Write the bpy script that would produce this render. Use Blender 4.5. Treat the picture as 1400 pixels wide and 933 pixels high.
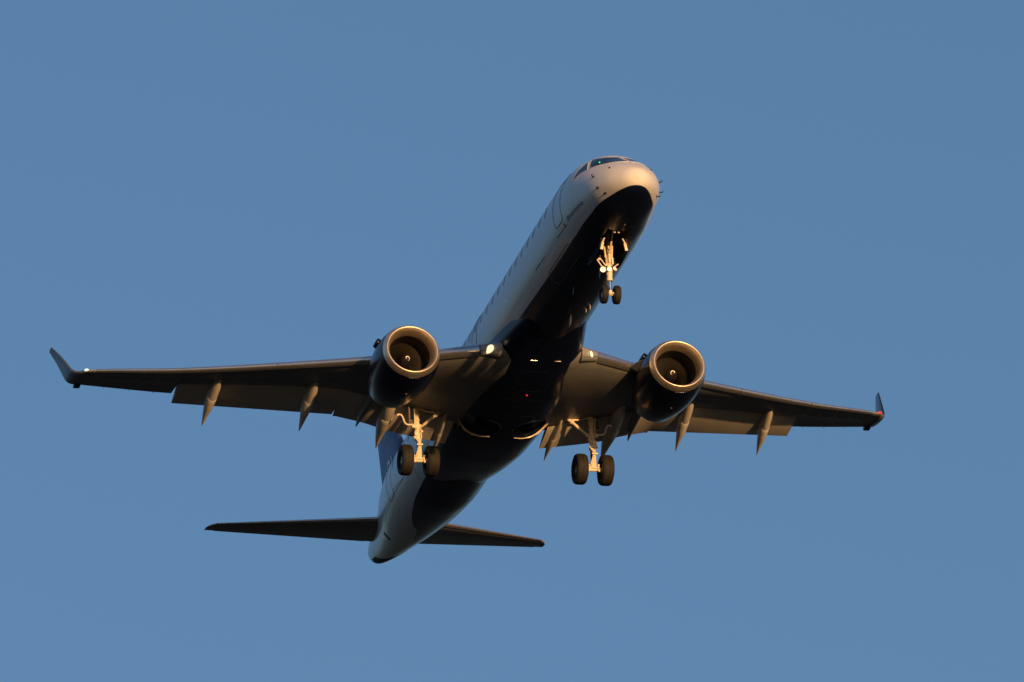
import bpy, math, random
from mathutils import Vector, Matrix
random.seed(4)
PI = math.pi; R = math.radians
for o in list(bpy.data.objects): bpy.data.objects.remove(o)
scene = bpy.context.scene
C = scene.collection

# ------------------------------------------------------------------ camera, sky, sun, exposure
cam = bpy.data.objects.new('camera', bpy.data.cameras.new('camera')); C.objects.link(cam)
cam.data.sensor_width = 36.0; cam.data.sensor_fit = 'HORIZONTAL'
cam.data.lens = 391.936
cam.data.clip_start = 0.5; cam.data.clip_end = 60000
cam.location = (0, 0, 1.7)
PITCH_NOSE_UP = 3.0
# camera axes seen from the airplane's own frame (x aft, y starboard, z up) and its place in that frame
CAM_IN_PLANE = Vector((-314.2526, 87.3128, -141.1536))
c_right = Vector((-0.238329, -0.970246, -0.042687)); c_down = Vector((0.382916, -0.053484, -0.922234)); c_fwd = Vector((0.892510, -0.236140, 0.384270))
SUN_AZ = 156.0      # degrees, measured in the world from +Y (the camera's heading) clockwise
SUN_EL = 2.8
sun = bpy.data.objects.new('sun', bpy.data.lights.new('sun', 'SUN')); C.objects.link(sun)
sun.data.energy = 2.35; sun.data.angle = R(0.53); sun.data.color = (1.0, 0.53, 0.20)
sd = Vector((math.sin(R(SUN_AZ))*math.cos(R(SUN_EL)), math.cos(R(SUN_AZ))*math.cos(R(SUN_EL)), math.sin(R(SUN_EL))))
sun.rotation_euler = (-sd).to_track_quat('-Z', 'Y').to_euler()
sun.location = (60, -120, 80)
w = bpy.data.worlds.new('World'); scene.world = w; w.use_nodes = True
nt = w.node_tree; bg = nt.nodes['Background']
sky = nt.nodes.new('ShaderNodeTexSky'); sky.sky_type = 'NISHITA'; sky.sun_disc = False
sky.sun_elevation = R(SUN_EL); sky.sun_rotation = R(SUN_AZ)
sky.altitude = 50; sky.air_density = 0.7; sky.dust_density = 4.0; sky.ozone_density = 2.0
nt.links.new(sky.outputs[0], bg.inputs[0]); bg.inputs[1].default_value = 0.139
scene.view_settings.view_transform = 'Standard'; scene.view_settings.look = 'None'
scene.view_settings.exposure = 1.0; scene.view_settings.gamma = 1.0
scene.view_settings.use_curve_mapping = False
scene.camera = cam

# the airplane's pose in the world: world up in its frame, nose a little up, horizon level in the picture
p = -math.sin(R(PITCH_NOSE_UP)); uz = 1.0
for _ in range(20):
    uy = -(c_right.x*p + c_right.z*uz)/c_right.y
    uz = math.sqrt(max(1e-6, 1 - p*p - uy*uy))
U = Vector((p, uy, uz)).normalized()
hor = (c_fwd - U*c_fwd.dot(U)).normalized(); rgt = hor.cross(U)
TO_WORLD = Matrix((rgt, hor, U))                       # rows: world x, y, z in the airplane's frame
PLANE_LOC = TO_WORLD @ (-CAM_IN_PLANE) + Vector((0, 0, 1.7))
f_w = TO_WORLD @ c_fwd; d_w = TO_WORLD @ c_down; r_w = TO_WORLD @ c_right
cam.rotation_euler = Matrix(((r_w.x, -d_w.x, -f_w.x), (r_w.y, -d_w.y, -f_w.y), (r_w.z, -d_w.z, -f_w.z))).to_euler()

# ------------------------------------------------------------------ materials
def new_mat(name):
    m = bpy.data.materials.new(name); m.use_nodes = True
    return m, m.node_tree, m.node_tree.nodes['Principled BSDF']
def paint(name, col, rough=0.35, metal=0.0, coat=0.0, var=0.12, scale=1.6, spec=0.5):
    m, t, b = new_mat(name)
    tc = t.nodes.new('ShaderNodeTexCoord'); n = t.nodes.new('ShaderNodeTexNoise')
    mp = t.nodes.new('ShaderNodeMapping'); mp.inputs['Scale'].default_value = (0.35, 1, 1)
    n.inputs['Scale'].default_value = scale; n.inputs['Detail'].default_value = 6
    t.links.new(tc.outputs['Object'], mp.inputs[0]); t.links.new(mp.outputs[0], n.inputs['Vector'])
    mx = t.nodes.new('ShaderNodeMix'); mx.data_type = 'RGBA'
    mx.inputs[6].default_value = (*[c*(1-var) for c in col], 1); mx.inputs[7].default_value = (*[min(1, c*(1+var)) for c in col], 1)
    t.links.new(n.outputs['Fac'], mx.inputs[0]); t.links.new(mx.outputs[2], b.inputs['Base Color'])
    b.inputs['Metallic'].default_value = metal; b.inputs['Coat Weight'].default_value = coat; b.inputs['Coat Roughness'].default_value = 0.08
    b.inputs['Specular IOR Level'].default_value = spec
    rr = t.nodes.new('ShaderNodeMapRange'); rr.inputs[3].default_value = rough*0.85; rr.inputs[4].default_value = min(1, rough*1.2)
    t.links.new(n.outputs['Fac'], rr.inputs[0]); t.links.new(rr.outputs[0], b.inputs['Roughness'])
    return m
def glow(name, col, s):
    m, t, b = new_mat(name)
    b.inputs['Base Color'].default_value = (*col, 1); b.inputs['Emission Color'].default_value = (*col, 1); b.inputs['Emission Strength'].default_value = s
    return m
NAVY = (0.004, 0.008, 0.028)
M = {}
def panel_lines(m, sx, sy, k):
    t = m.node_tree; b = t.nodes['Principled BSDF']; L = t.links.new
    src = b.inputs['Base Color'].links[0].from_socket
    tc = t.nodes.new('ShaderNodeTexCoord'); br = t.nodes.new('ShaderNodeTexBrick')
    br.inputs['Scale'].default_value = 1; br.inputs['Brick Width'].default_value = sx; br.inputs['Row Height'].default_value = sy
    br.inputs['Mortar Size'].default_value = .012; br.inputs['Mortar Smooth'].default_value = .3
    br.inputs['Color1'].default_value = (1, 1, 1, 1); br.inputs['Color2'].default_value = (.86, .86, .87, 1); br.inputs['Mortar'].default_value = (k, k, k, 1)
    mp = t.nodes.new('ShaderNodeMapping'); mp.inputs['Rotation'].default_value = (0, 0, R(62)); L(tc.outputs['Object'], mp.inputs[0]); L(mp.outputs[0], br.inputs['Vector'])
    mx = t.nodes.new('ShaderNodeMix'); mx.data_type = 'RGBA'; mx.blend_type = 'MULTIPLY'; mx.inputs[0].default_value = 1
    L(src, mx.inputs[6]); L(br.outputs['Color'], mx.inputs[7]); L(mx.outputs[2], b.inputs['Base Color'])
M['navy'] = paint('navy_paint', NAVY, 0.25, coat=0.2, spec=0.25)
M['grey'] = paint('wing_grey_paint', (0.25, 0.26, 0.275), 0.42, var=0.14, scale=1.1)
panel_lines(M['grey'], 2.3, .62, .55)
M['white'] = paint('white_paint', (0.72, 0.72, 0.71), 0.3, coat=0.3, var=0.04)
M['lightgrey'] = paint('flap_grey_paint', (0.64, 0.62, 0.58), 0.45, var=0.1)
M['wingletgrey'] = paint('winglet_outer_paint', (0.16, 0.185, 0.22), 0.4, var=0.06)
M['slat'] = paint('polished_leading_edge', (0.74, 0.73, 0.72), 0.22, metal=0.9, var=0.08)
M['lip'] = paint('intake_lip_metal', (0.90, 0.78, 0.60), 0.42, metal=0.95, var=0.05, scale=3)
M['duct'] = paint('intake_duct', (0.03, 0.028, 0.026), 0.5, var=0.1)
M['fan'] = paint('titanium_blade', (0.022, 0.020, 0.018), 0.55, metal=0.2)
M['spinner'] = paint('spinner_black', (0.02, 0.02, 0.022), 0.35)
M['hotmetal'] = paint('nozzle_metal', (0.16, 0.14, 0.12), 0.4, metal=0.9, var=0.25)
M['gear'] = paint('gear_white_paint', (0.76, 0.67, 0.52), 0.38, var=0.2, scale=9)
M['steel'] = paint('chrome_piston', (0.75, 0.74, 0.72), 0.15, metal=1.0)
M['tyre'] = paint('tyre_rubber', (0.014, 0.012, 0.011), 0.75, var=0.25, scale=8)
M['hub'] = paint('wheel_hub', (0.35, 0.34, 0.33), 0.4, metal=0.5)
M['black'] = paint('black_rubber', (0.012, 0.012, 0.013), 0.6)
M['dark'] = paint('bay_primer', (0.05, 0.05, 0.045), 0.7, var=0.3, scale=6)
M['seam'] = paint('seam_line', (0.10, 0.11, 0.13), 0.6)
M['fin'] = None
M['bellyseam'] = paint('belly_seam', (0.03, 0.035, 0.045), 0.5)
M['glass'] = paint('cockpit_glass', (0.006, 0.012, 0.014), 0.12, spec=0.25)
M['winglass'] = paint('cabin_window', (0.12, 0.125, 0.14), 0.3, spec=0.2)
M['lamp'] = glow('landing_lamp', (1.0, 0.76, 0.46), 0.6)
M['lampdim'] = glow('taxi_lamp', (1.0, 0.72, 0.42), 0.4)
M['red'] = glow('red_lamp', (1.0, 0.05, 0.03), 0.2)
M['reddim'] = glow('beacon_lamp', (0.8, 0.02, 0.05), 0.015)
M['green'] = glow('green_lamp', (0.75, 1.0, 0.80), 0.35)
M['glint'] = glow('green_glint_glow', (0.05, 1.0, 0.35), 0.8)  # not a lamp: glow for the reflection put on the cockpit pane
M['letter'] = paint('lettering_white', (0.84, 0.85, 0.87), 0.4, var=0.05)
M['letternavy'] = paint('lettering_navy', (0.05, 0.06, 0.09), 0.4, var=0.05)

def livery():
    m, t, b = new_mat('fuselage_livery')
    N = t.nodes.new; L = t.links.new
    tc = N('ShaderNodeTexCoord'); sp = N('ShaderNodeSeparateXYZ'); L(tc.outputs['Object'], sp.inputs[0])
    at = N('ShaderNodeAttribute'); at.attribute_name = 'paint_line'
    st = N('ShaderNodeMapRange'); st.inputs[1].default_value = -.006; st.inputs[2].default_value = .006; L(at.outputs['Fac'], st.inputs[0])
    n = N('ShaderNodeTexNoise'); n.inputs['Scale'].default_value = 1.2; n.inputs['Detail'].default_value = 7
    mp = N('ShaderNodeMapping'); mp.inputs['Scale'].default_value = (.25, 1, 1); L(tc.outputs['Object'], mp.inputs[0]); L(mp.outputs[0], n.inputs['Vector'])
    cr = N('ShaderNodeMix'); cr.data_type = 'RGBA'; cr.inputs[6].default_value = (.64,.645,.64,1); cr.inputs[7].default_value = (.72,.72,.715,1); L(n.outputs['Fac'], cr.inputs[0])
    nv = N('ShaderNodeMix'); nv.data_type = 'RGBA'; nv.inputs[6].default_value = (*[c*.8 for c in NAVY],1); nv.inputs[7].default_value = (*[c*1.4 for c in NAVY],1); L(n.outputs['Fac'], nv.inputs[0])
    # frame joints: thin grey lines every few metres around the barrel
    fr = N('ShaderNodeMath'); fr.operation = 'PINGPONG'; fr.inputs[1].default_value = 1.6
    sh = N('ShaderNodeMath'); sh.operation = 'ADD'; sh.inputs[1].default_value = 1.0; L(sp.outputs[0], sh.inputs[0]); L(sh.outputs[0], fr.inputs[0])
    ln = N('ShaderNodeMapRange'); ln.inputs[1].default_value = .008; ln.inputs[2].default_value = .014; ln.inputs[3].default_value = .86; ln.inputs[4].default_value = 1; L(fr.outputs[0], ln.inputs[0])
    wl = N('ShaderNodeMix'); wl.data_type = 'RGBA'; wl.blend_type = 'MULTIPLY'; wl.inputs[0].default_value = 1; L(cr.outputs[2], wl.inputs[6]); L(ln.outputs[0], wl.inputs[7])
    mx = N('ShaderNodeMix'); mx.data_type = 'RGBA'; L(st.outputs[0], mx.inputs[0]); L(nv.outputs[2], mx.inputs[6]); L(wl.outputs[2], mx.inputs[7])
    L(mx.outputs[2], b.inputs['Base Color'])
    b.inputs['Roughness'].default_value = .3; b.inputs['Coat Weight'].default_value = .3; b.inputs['Coat Roughness'].default_value = .1; b.inputs['Specular IOR Level'].default_value = .35
    return m
M['livery'] = livery()
def fin_mat():
    m, t, b = new_mat('tail_fin_paint')
    N = t.nodes.new; L = t.links.new
    tc = N('ShaderNodeTexCoord'); mp = N('ShaderNodeMapping'); mp.inputs['Scale'].default_value = (.55, 0.001, .55); mp.inputs['Location'].default_value = (.35, 0, .1)
    L(tc.outputs['Object'], mp.inputs[0])
    v = N('ShaderNodeTexVoronoi'); v.inputs['Scale'].default_value = 1.0; v.inputs['Randomness'].default_value = .8; L(mp.outputs[0], v.inputs['Vector'])
    st = N('ShaderNodeMapRange'); st.inputs[1].default_value = .44; st.inputs[2].default_value = .46; L(v.outputs['Distance'], st.inputs[0])
    mx = N('ShaderNodeMix'); mx.data_type = 'RGBA'; mx.inputs[6].default_value = (.010,.024,.10,1); mx.inputs[7].default_value = (.030,.070,.24,1)
    L(st.outputs[0], mx.inputs[0]); L(mx.outputs[2], b.inputs['Base Color']); b.inputs['Roughness'].default_value = .4; b.inputs['Specular IOR Level'].default_value = .25
    return m
M['fin'] = fin_mat()

# ------------------------------------------------------------------ mesh helpers
class MB:
    def __init__(s): s.v = []; s.f = []; s.m = []
    def add(s, vs, fs, mi=0):
        o = len(s.v); s.v += [tuple(q) for q in vs]; s.f += [tuple(i+o for i in f) for f in fs]; s.m += [mi]*len(fs)
        return s
    def loft(s, rings, closed=True, caps=True, mi=0):
        n = len(rings[0]); vs = [q for r in rings for q in r]; fs = []
        for i in range(len(rings)-1):
            for j in range(n if closed else n-1):
                k = (j+1) % n
                fs.append((i*n+j, i*n+k, (i+1)*n+k, (i+1)*n+j))
        if caps:
            fs.append(tuple(range(n-1, -1, -1))); fs.append(tuple(range((len(rings)-1)*n, len(rings)*n)))
        return s.add(vs, fs, mi)
    def tube(s, pts, rad, seg=14, mi=0, flat=1.0):
        pts = [Vector(q) for q in pts]; rad = rad if isinstance(rad, (list, tuple)) else [rad]*len(pts)
        rings = []; up = None
        for i, q in enumerate(pts):
            d = (pts[min(i+1, len(pts)-1)] - pts[max(i-1, 0)])
            if d.length < 1e-9: d = pts[-1]-pts[0]
            d.normalize()
            if up is None: up = d.orthogonal().normalized()
            up = (up - d*up.dot(d)).normalized(); sd_ = d.cross(up)
            rings.append([q + (up*math.cos(a)*flat + sd_*math.sin(a))*rad[i] for a in [2*PI*k/seg for k in range(seg)]])
        return s.loft(rings, mi=mi)
    def box(s, c, sz, rot=None, bev=0.0, mi=0):
        hx, hy, hz = [q/2 for q in sz]; b = min(bev, hx*.9, hy*.9, hz*.9)
        rings = []
        def ring(x, ins):
            a, d = hy-ins, hz-ins; e = b if b else 0
            return [(x, -a+e, -d), (x, a-e, -d), (x, a, -d+e), (x, a, d-e), (x, a-e, d), (x, -a+e, d), (x, -a, d-e), (x, -a, -d+e)] if e else [(x, -a, -d), (x, a, -d), (x, a, d), (x, -a, d)]
        prof = [(-hx, b), (-hx+b, 0), (hx-b, 0), (hx, b)] if b else [(-hx, 0), (hx, 0)]
        for x, ins in prof: rings.append(ring(x, ins))
        if b:
            rings = [[(q[0], q[1], q[2]) for q in r] for r in rings]
        mt = rot.to_matrix() if rot is not None and not isinstance(rot, Matrix) else (rot or Matrix.Identity(3))
        rings = [[Vector(c) + mt @ Vector(q) for q in r] for r in rings]
        return s.loft(rings, mi=mi)
    def lathe(s, c, axis, prof, seg=48, mi=0, close=False, mis=None):
        """prof: (distance along axis, radius)"""
        a = Vector(axis).normalized(); u = a.orthogonal().normalized(); w_ = a.cross(u); c = Vector(c)
        n = seg; vs = []; fs = []; ms = []
        for d, r in prof:
            for k in range(n):
                t = 2*PI*k/n; vs.append(c + a*d + (u*math.cos(t) + w_*math.sin(t))*max(r, 1e-4))
        m_ = len(prof); rng = m_ if close else m_-1
        o = len(s.v); s.v += [tuple(q) for q in vs]
        for i in range(rng):
            i2 = (i+1) % m_
            for k in range(n):
                k2 = (k+1) % n
                s.f.append((o+i*n+k, o+i*n+k2, o+i2*n+k2, o+i2*n+k)); s.m.append(mis[i] if mis else mi)
        return s
    def ball(s, c, r, mi=0, seg=16, sc=(1, 1, 1)):
        pr_ = [(-math.cos(PI*i/10), math.sin(PI*i/10)) for i in range(11)]
        o = len(s.v); s.lathe((0, 0, 0), (1, 0, 0), pr_, seg, mi)
        for i in range(o, len(s.v)):
            q = s.v[i]; s.v[i] = (c[0]+q[0]*r*sc[0], c[1]+q[1]*r*sc[1], c[2]+q[2]*r*sc[2])
        return s
    def build(s, name, mats, parent=None, smooth=40, side=1):
        me = bpy.data.meshes.new(name)
        vs = [(x, y*side, z) for x, y, z in s.v]
        me.from_pydata(vs, [], s.f); 
        for m_ in (mats if isinstance(mats, (list, tuple)) else [mats]): me.materials.append(m_)
        for i, q in enumerate(me.polygons): q.material_index = s.m[i]
        import bmesh
        bm = bmesh.new(); bm.from_mesh(me)
        bmesh.ops.remove_doubles(bm, verts=bm.verts, dist=1e-5)
        bmesh.ops.recalc_face_normals(bm, faces=bm.faces); bm.to_mesh(me); bm.free()
        if smooth: me.polygons.foreach_set('use_smooth', [True]*len(me.polygons)); me.set_sharp_from_angle(angle=R(smooth))
        o = bpy.data.objects.new(name, me); C.objects.link(o)
        if parent: o.parent = parent
        return o
def pchip(xk, yk):
    n = len(xk); h = [xk[i+1]-xk[i] for i in range(n-1)]; dl = [(yk[i+1]-yk[i])/h[i] for i in range(n-1)]
    m = [0.0]*n
    for i in range(1, n-1):
        if dl[i-1]*dl[i] > 0:
            w1 = 2*h[i]+h[i-1]; w2 = h[i]+2*h[i-1]; m[i] = (w1+w2)/(w1/dl[i-1]+w2/dl[i])
    m[0] = dl[0]; m[-1] = dl[-1]
    def f(x):
        x = min(max(x, xk[0]), xk[-1]); i = 0
        while i < n-2 and x > xk[i+1]: i += 1
        t = (x-xk[i])/h[i]
        return (2*t**3-3*t**2+1)*yk[i]+(t**3-2*t**2+t)*h[i]*m[i]+(-2*t**3+3*t**2)*yk[i+1]+(t**3-t**2)*h[i]*m[i+1]
    return f
def lerp(a, b, t): return a+(b-a)*t

# ------------------------------------------------------------------ ground
def ground():
    m, t, b = new_mat('dry_field')
    N = t.nodes.new; L = t.links.new
    tc = N('ShaderNodeTexCoord'); n = N('ShaderNodeTexNoise'); n.inputs['Scale'].default_value = .02; n.inputs['Detail'].default_value = 10
    L(tc.outputs['Object'], n.inputs['Vector'])
    n2 = N('ShaderNodeTexNoise'); n2.inputs['Scale'].default_value = 3; n2.inputs['Detail'].default_value = 8; L(tc.outputs['Object'], n2.inputs['Vector'])
    ad = N('ShaderNodeMath'); ad.operation = 'MULTIPLY'; L(n.outputs['Fac'], ad.inputs[0]); L(n2.outputs['Fac'], ad.inputs[1])
    rp = N('ShaderNodeValToRGB'); rp.color_ramp.elements[0].position = .12; rp.color_ramp.elements[0].color = (.008,.011,.006,1); rp.color_ramp.elements[1].position = .45; rp.color_ramp.elements[1].color = (.026,.025,.015,1)
    L(ad.outputs[0], rp.inputs[0]); L(rp.outputs[0], b.inputs['Base Color']); b.inputs['Roughness'].default_value = .95
    mb = MB(); n_ = 24; S_ = 15000
    vs = [(lerp(-S_, S_, i/n_), lerp(-S_, S_, j/n_), 0) for i in range(n_+1) for j in range(n_+1)]
    fs = [(i*(n_+1)+j, (i+1)*(n_+1)+j, (i+1)*(n_+1)+j+1, i*(n_+1)+j+1) for i in range(n_) for j in range(n_)]
    g = mb.add(vs, fs).build('ground', m); g['kind'] = 'structure'
    return g
ground()

# ------------------------------------------------------------------ the airplane (frame: x aft, y starboard, z up)
plane = bpy.data.objects.new('airplane', None); C.objects.link(plane)
plane.empty_display_size = 2
plane['label'] = 'twin-engine passenger jet, white with dark blue belly, flying low with landing gear down'
plane['category'] = 'airplane'
plane.matrix_world = Matrix.Translation(PLANE_LOC) @ TO_WORLD.to_4x4()

# fuselage profile: top, bottom, half width along x
fT = pchip([-.38,-.28,-.08,.33,.95,1.7,2.35,2.95,3.8,4.85,6,26,29,31,33,34.5,35.5,35.95], [.01,.3,.5,.78,1.12,1.55,1.80,1.97,2.09,2.16,2.185,2.185,2.15,2.05,1.9,1.75,1.6,1.5])
fB = pchip([-.38,-.28,-.08,.33,.95,1.7,2.8,3.8,5.5,24,25.5,27,29,31,33,34.5,35.5,35.95], [.01,-.24,-.42,-.6,-.83,-.98,-1.11,-1.14,-1.155,-1.165,-1.14,-.98,-.68,-.34,.05,.42,.75,1.0])
fW = pchip([-.38,-.28,-.08,.33,.95,1.7,2.8,3.8,5.5,24,26,28,30,32,34,35.5,35.95], [0,.3,.56,.88,1.14,1.29,1.44,1.48,1.50,1.505,1.49,1.41,1.18,.8,.48,.3,.18])
def F(x, t, off=0.0):
    T = fT(x); B = fB(x); W = fW(x)+off; zm = (T+B)/2
    g = max(0.0, min(1.0, 1-(x+.38)/3.5))**2                    # the nose droops forward and down
    return Vector((x-.5*g, W*math.sin(t), zm+((T-zm)+off)*math.cos(t)-.3*g))
def F_t_for_z(x, z):
    T = fT(x); B = fB(x); zm = (T+B)/2
    return math.acos(max(-1, min(1, (z-zm)/max(T-zm, 1e-4))))
def Fn(x, t):
    a = F(x+.01, t)-F(x-.01 if x > -.37 else x, t); b = F(x, t+.01)-F(x, t-.01)
    n = b.cross(a); 
    c = F(x, t); cz = (fT(x)+fB(x))/2
    if n.dot(Vector((0, c.y, c.z-cz))) < 0: n = -n
    return n.normalized()
BAY = (1.85, 3.95, 16)     # nose gear bay: x from, x to, half angle in degrees
def build_fuselage():
    xs = [-.38 + 2.6*(i/46)**2 for i in range(47)]
    x = xs[-1]
    while x < 35.9: x += .1 if x < 5 else .2; xs.append(x)
    xs = [q for q in xs if all(abs(q-b) > .04 for b in BAY[:2]) and q < 35.93] + list(BAY[:2]) + [35.95]; xs.sort()
    n = 180; mb = MB()
    vs = [F(q, 2*PI*k/n) for q in xs for k in range(n)]
    fs = []
    for i in range(len(xs)-1):
        for k in range(n):
            mid = (xs[i]+xs[i+1])/2; ang = (k+.5)*360/n
            if BAY[0] < mid < BAY[1] and abs(ang-180) < BAY[2]: continue
            fs.append((i*n+k, i*n+(k+1) % n, (i+1)*n+(k+1) % n, (i+1)*n+k))
    mb.add(vs, fs)
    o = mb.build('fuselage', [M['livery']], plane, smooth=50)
    K = [(-.9,-.53),(-.7,-.54),(-.5,-.555),(-.1,-.575),(.3,-.585),(.8,-.59),(2,-.62),(3.3,-.66),(6,-.65),(9,-.60),(12,-.56),(18,-.60),(24,-.68),(26.5,-.72),(28.6,-.71),(37,-.71)]
    zb = pchip([q[0] for q in K], [q[1] for q in K])      # height of the paint line along the body
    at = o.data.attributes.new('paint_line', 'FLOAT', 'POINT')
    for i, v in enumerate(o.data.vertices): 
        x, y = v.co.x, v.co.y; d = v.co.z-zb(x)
        if 25.5 < x < 31.6 and v.co.z < .3: d = min(d, max(y-(.25-.17*(x-28.6)), (-.24-.075*(31-x))-y, (x-31.1)*.3))   # navy wedge reaches farther aft along the port underside
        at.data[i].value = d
    return o
fus = build_fuselage()
# tail cone end: exhaust pipe inside the rim
zc = (fT(35.95)+fB(35.95))/2
MB().lathe((35.95, 0, zc), (1, 0, 0), [(-.02, .175), (.03, .165), (.04, .14), (-.5, .12), (-.5, 0)], 32).build('exhaust_pipe', M['hotmetal'], fus)
# nose gear bay liner
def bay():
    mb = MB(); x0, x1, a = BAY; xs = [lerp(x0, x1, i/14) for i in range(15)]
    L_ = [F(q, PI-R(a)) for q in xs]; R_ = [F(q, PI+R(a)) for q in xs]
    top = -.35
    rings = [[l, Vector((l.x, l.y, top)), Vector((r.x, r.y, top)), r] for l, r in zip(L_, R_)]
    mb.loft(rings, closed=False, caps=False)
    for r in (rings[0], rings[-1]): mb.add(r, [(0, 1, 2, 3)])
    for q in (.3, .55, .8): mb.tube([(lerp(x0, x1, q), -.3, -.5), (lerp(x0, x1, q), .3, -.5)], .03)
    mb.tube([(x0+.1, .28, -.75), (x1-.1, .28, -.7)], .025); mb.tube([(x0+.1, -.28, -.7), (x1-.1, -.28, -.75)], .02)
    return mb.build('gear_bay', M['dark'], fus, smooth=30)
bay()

# patches lying on the fuselage skin, drawn as polygons in (x, angle)
def inside(poly, x, y):
    c = False; j = len(poly)-1
    for i in range(len(poly)):
        if (poly[i][1] > y) != (poly[j][1] > y) and x < (poly[j][0]-poly[i][0])*(y-poly[i][1])/(poly[j][1]-poly[i][1])+poly[i][0]: c = not c
        j = i
    return c
def patch(name, poly, mat, off=.008, side=1, rings=7, sub=8, parent=None):
    """polygon (x, degrees) filled with concentric rings that follow the skin, edge turned down into it"""
    P_ = []
    for i in range(len(poly)):
        a, b = poly[i], poly[(i+1) % len(poly)]
        for k in range(sub): P_.append((lerp(a[0], b[0], k/sub), lerp(a[1], b[1], k/sub)))
    cx = sum(q[0] for q in P_)/len(P_); ct = sum(q[1] for q in P_)/len(P_)
    rg = [[F(x, R(t), -.01) for x, t in P_], [F(x, R(t), off) for x, t in P_]]
    for i in range(1, rings):
        s_ = 1-i/rings*.98
        rg.append([F(lerp(cx, x, s_), R(lerp(ct, t, s_)), off) for x, t in P_])
    mb = MB().loft(rg, caps=False); k = len(rg)-1; n = len(P_)
    mb.f.append(tuple(range(k*n, (k+1)*n))); mb.m.append(0)
    return mb.build(name, mat, parent or fus, smooth=60, side=side)
def outline(pts, r=.010, side=1, name='door_seam', mat=None, parent=None, closed=True):
    P_ = []; n = len(pts)
    for i in range(n if closed else n-1):
        a, b = pts[i], pts[(i+1) % n]
        for k in range(5): P_.append(F(lerp(a[0], b[0], k/5), R(lerp(a[1], b[1], k/5)), .002))
    if closed: P_.append(P_[0])
    else: P_.append(F(pts[-1][0], R(pts[-1][1]), .002))
    return MB().tube(P_, r, seg=6).build(name, mat or M['seam'], parent or fus, smooth=60, side=side)
# cockpit glazing, a front and a side pane on each side
FRONT = [(1.27, 3), (1.40, 16), (1.63, 25.5), (2.05, 31.5), (1.72, 42.5), (1.37, 53.5), (.98, 43), (.67, 32.5), (.46, 21), (.36, 9), (.35, 3)]
SIDE = [(2.05, 36.5), (2.20, 44), (2.27, 60), (2.32, 71), (2.05, 66.5), (1.80, 61), (1.50, 56), (1.80, 44.5)]
for s in (1, -1):
    for q in (FRONT, SIDE): patch('cockpit_window', q, M['glass'], .008, s)
    outline([(x, t) for x, t in FRONT], .014, s, 'window_frame', M['lightgrey'])
    outline([(x, t) for x, t in SIDE], .012, s, 'window_frame', M['lightgrey'])
q = F(1.23, R(36)); MB().ball((q.x, q.y, q.z), .022, sc=(1, 1.4, .9)).build('green_glint', M['glint'], fus)  # glowing bead on the opaque pane stands in for a green reflection
# cabin windows
for s in (1, -1):
    x = 5.35
    while x < 27.2:
        tz = [math.degrees(F_t_for_z(x, z)) for z in (1.18, 1.06, .94, .82)]
        patch('cabin_window', [(x-.07, tz[0]), (x+.07, tz[0]), (x+.115, tz[1]), (x+.115, tz[2]), (x+.07, tz[3]), (x-.07, tz[3]), (x-.115, tz[2]), (x-.115, tz[1])], M['winglass'], .004, s, rings=3, sub=2)
        x += .80
def door_pts(x0, x1, ztop, zbot, r=.16):
    P_ = []
    for (cx, cz, a0) in ((x1-r, ztop-r, 90), (x1-r, zbot+r, 0), (x0+r, zbot+r, -90), (x0+r, ztop-r, -180)):
        for k in range(5):
            a = R(a0-22.5*k); x = cx+r*math.cos(a); z = cz+r*math.sin(a)
            P_.append((x, math.degrees(F_t_for_z(x, z))))
    return P_
for s in (1, -1):
    outline(door_pts(3.40, 4.25, 1.62, -.06), .013, s)
    outline(door_pts(27.3, 28.1, 1.55, -.02), .008, s)
    outline(door_pts(14.65, 15.25, 1.35, .32, .1), .010, s)
# cargo doors and their lower edge in the blue, starboard only
outline(door_pts(4.0, 6.6, -.60, -.95, .1), .012, 1)
outline(door_pts(22.9, 24.4, -.1, -.70, .12), .006, 1)
patch('door_handle', [(3.5, 112.5), (3.42, 113.5), (3.46, 117), (3.54, 116)], M['seam'], .006, 1, 3, 2)
# thin service markings and panels
for x0, t0, x1, t1 in ((7.17, 115.2, 6.08, 116.2), (4.4, 117.2, 3.26, 117.2)):
    outline([(x0, t0), (x1, t1)], .012, 1, 'marking_line', M['letternavy'], closed=False)
patch('static_port_plate', [(10.68, 101.2), (10.78, 101.2), (10.78, 102.8), (10.68, 102.8)], M['steel'], .012, 1, 3, 2)
patch('outflow_slot', [(31.12, 126), (31.36, 126), (31.36, 144.5), (31.12, 144.5)], M['black'], .006, 1, 3, 4)
outline([(27.2, 108), (25.6, 110.5), (27.4, 113), (29.0, 117.5), (30.2, 121)], .007, 1, 'fairing_seam', M['seam'], closed=False)
# air intake and access panel under the tail cone
patch('intake_panel', [(32.4, 206), (33.1, 190), (33.9, 165), (34.6, 136), (35.25, 136), (35.4, 190), (34.6, 212), (33.0, 218)], M['black'], .01, 1, 5, 5)
# air-data probes: a foot plate and a bent tube each
for x, t, s in [(.84, 73.5, 1), (.62, 102.5, 1), (.47, 121.5, 1), (.84, 78, -1), (.78, 100, -1), (.60, 116, -1)]:
    q = F(x, R(t)); n = Fn(x, R(t))
    mb = MB(); mb.tube([q-n*.02, q+n*.012], [.045, .04], 12)
    mb.tube([q, q+n*.06, q+n*.085+Vector((-.02, 0, 0)), q+n*.09+Vector((-.15, 0, 0))], [.022, .018, .015, .008], 10)
    mb.build('air_data_probe', M['black'], fus, side=s)
for x, t, s in [(.35, 50, 1), (.35, 50, -1)]:
    q = F(x, R(t)); n = Fn(x, R(t)); MB().tube([q-n*.01, q+n*.03], [.05, .02], 12).build('ice_sensor', M['black'], fus, side=s)
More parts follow.
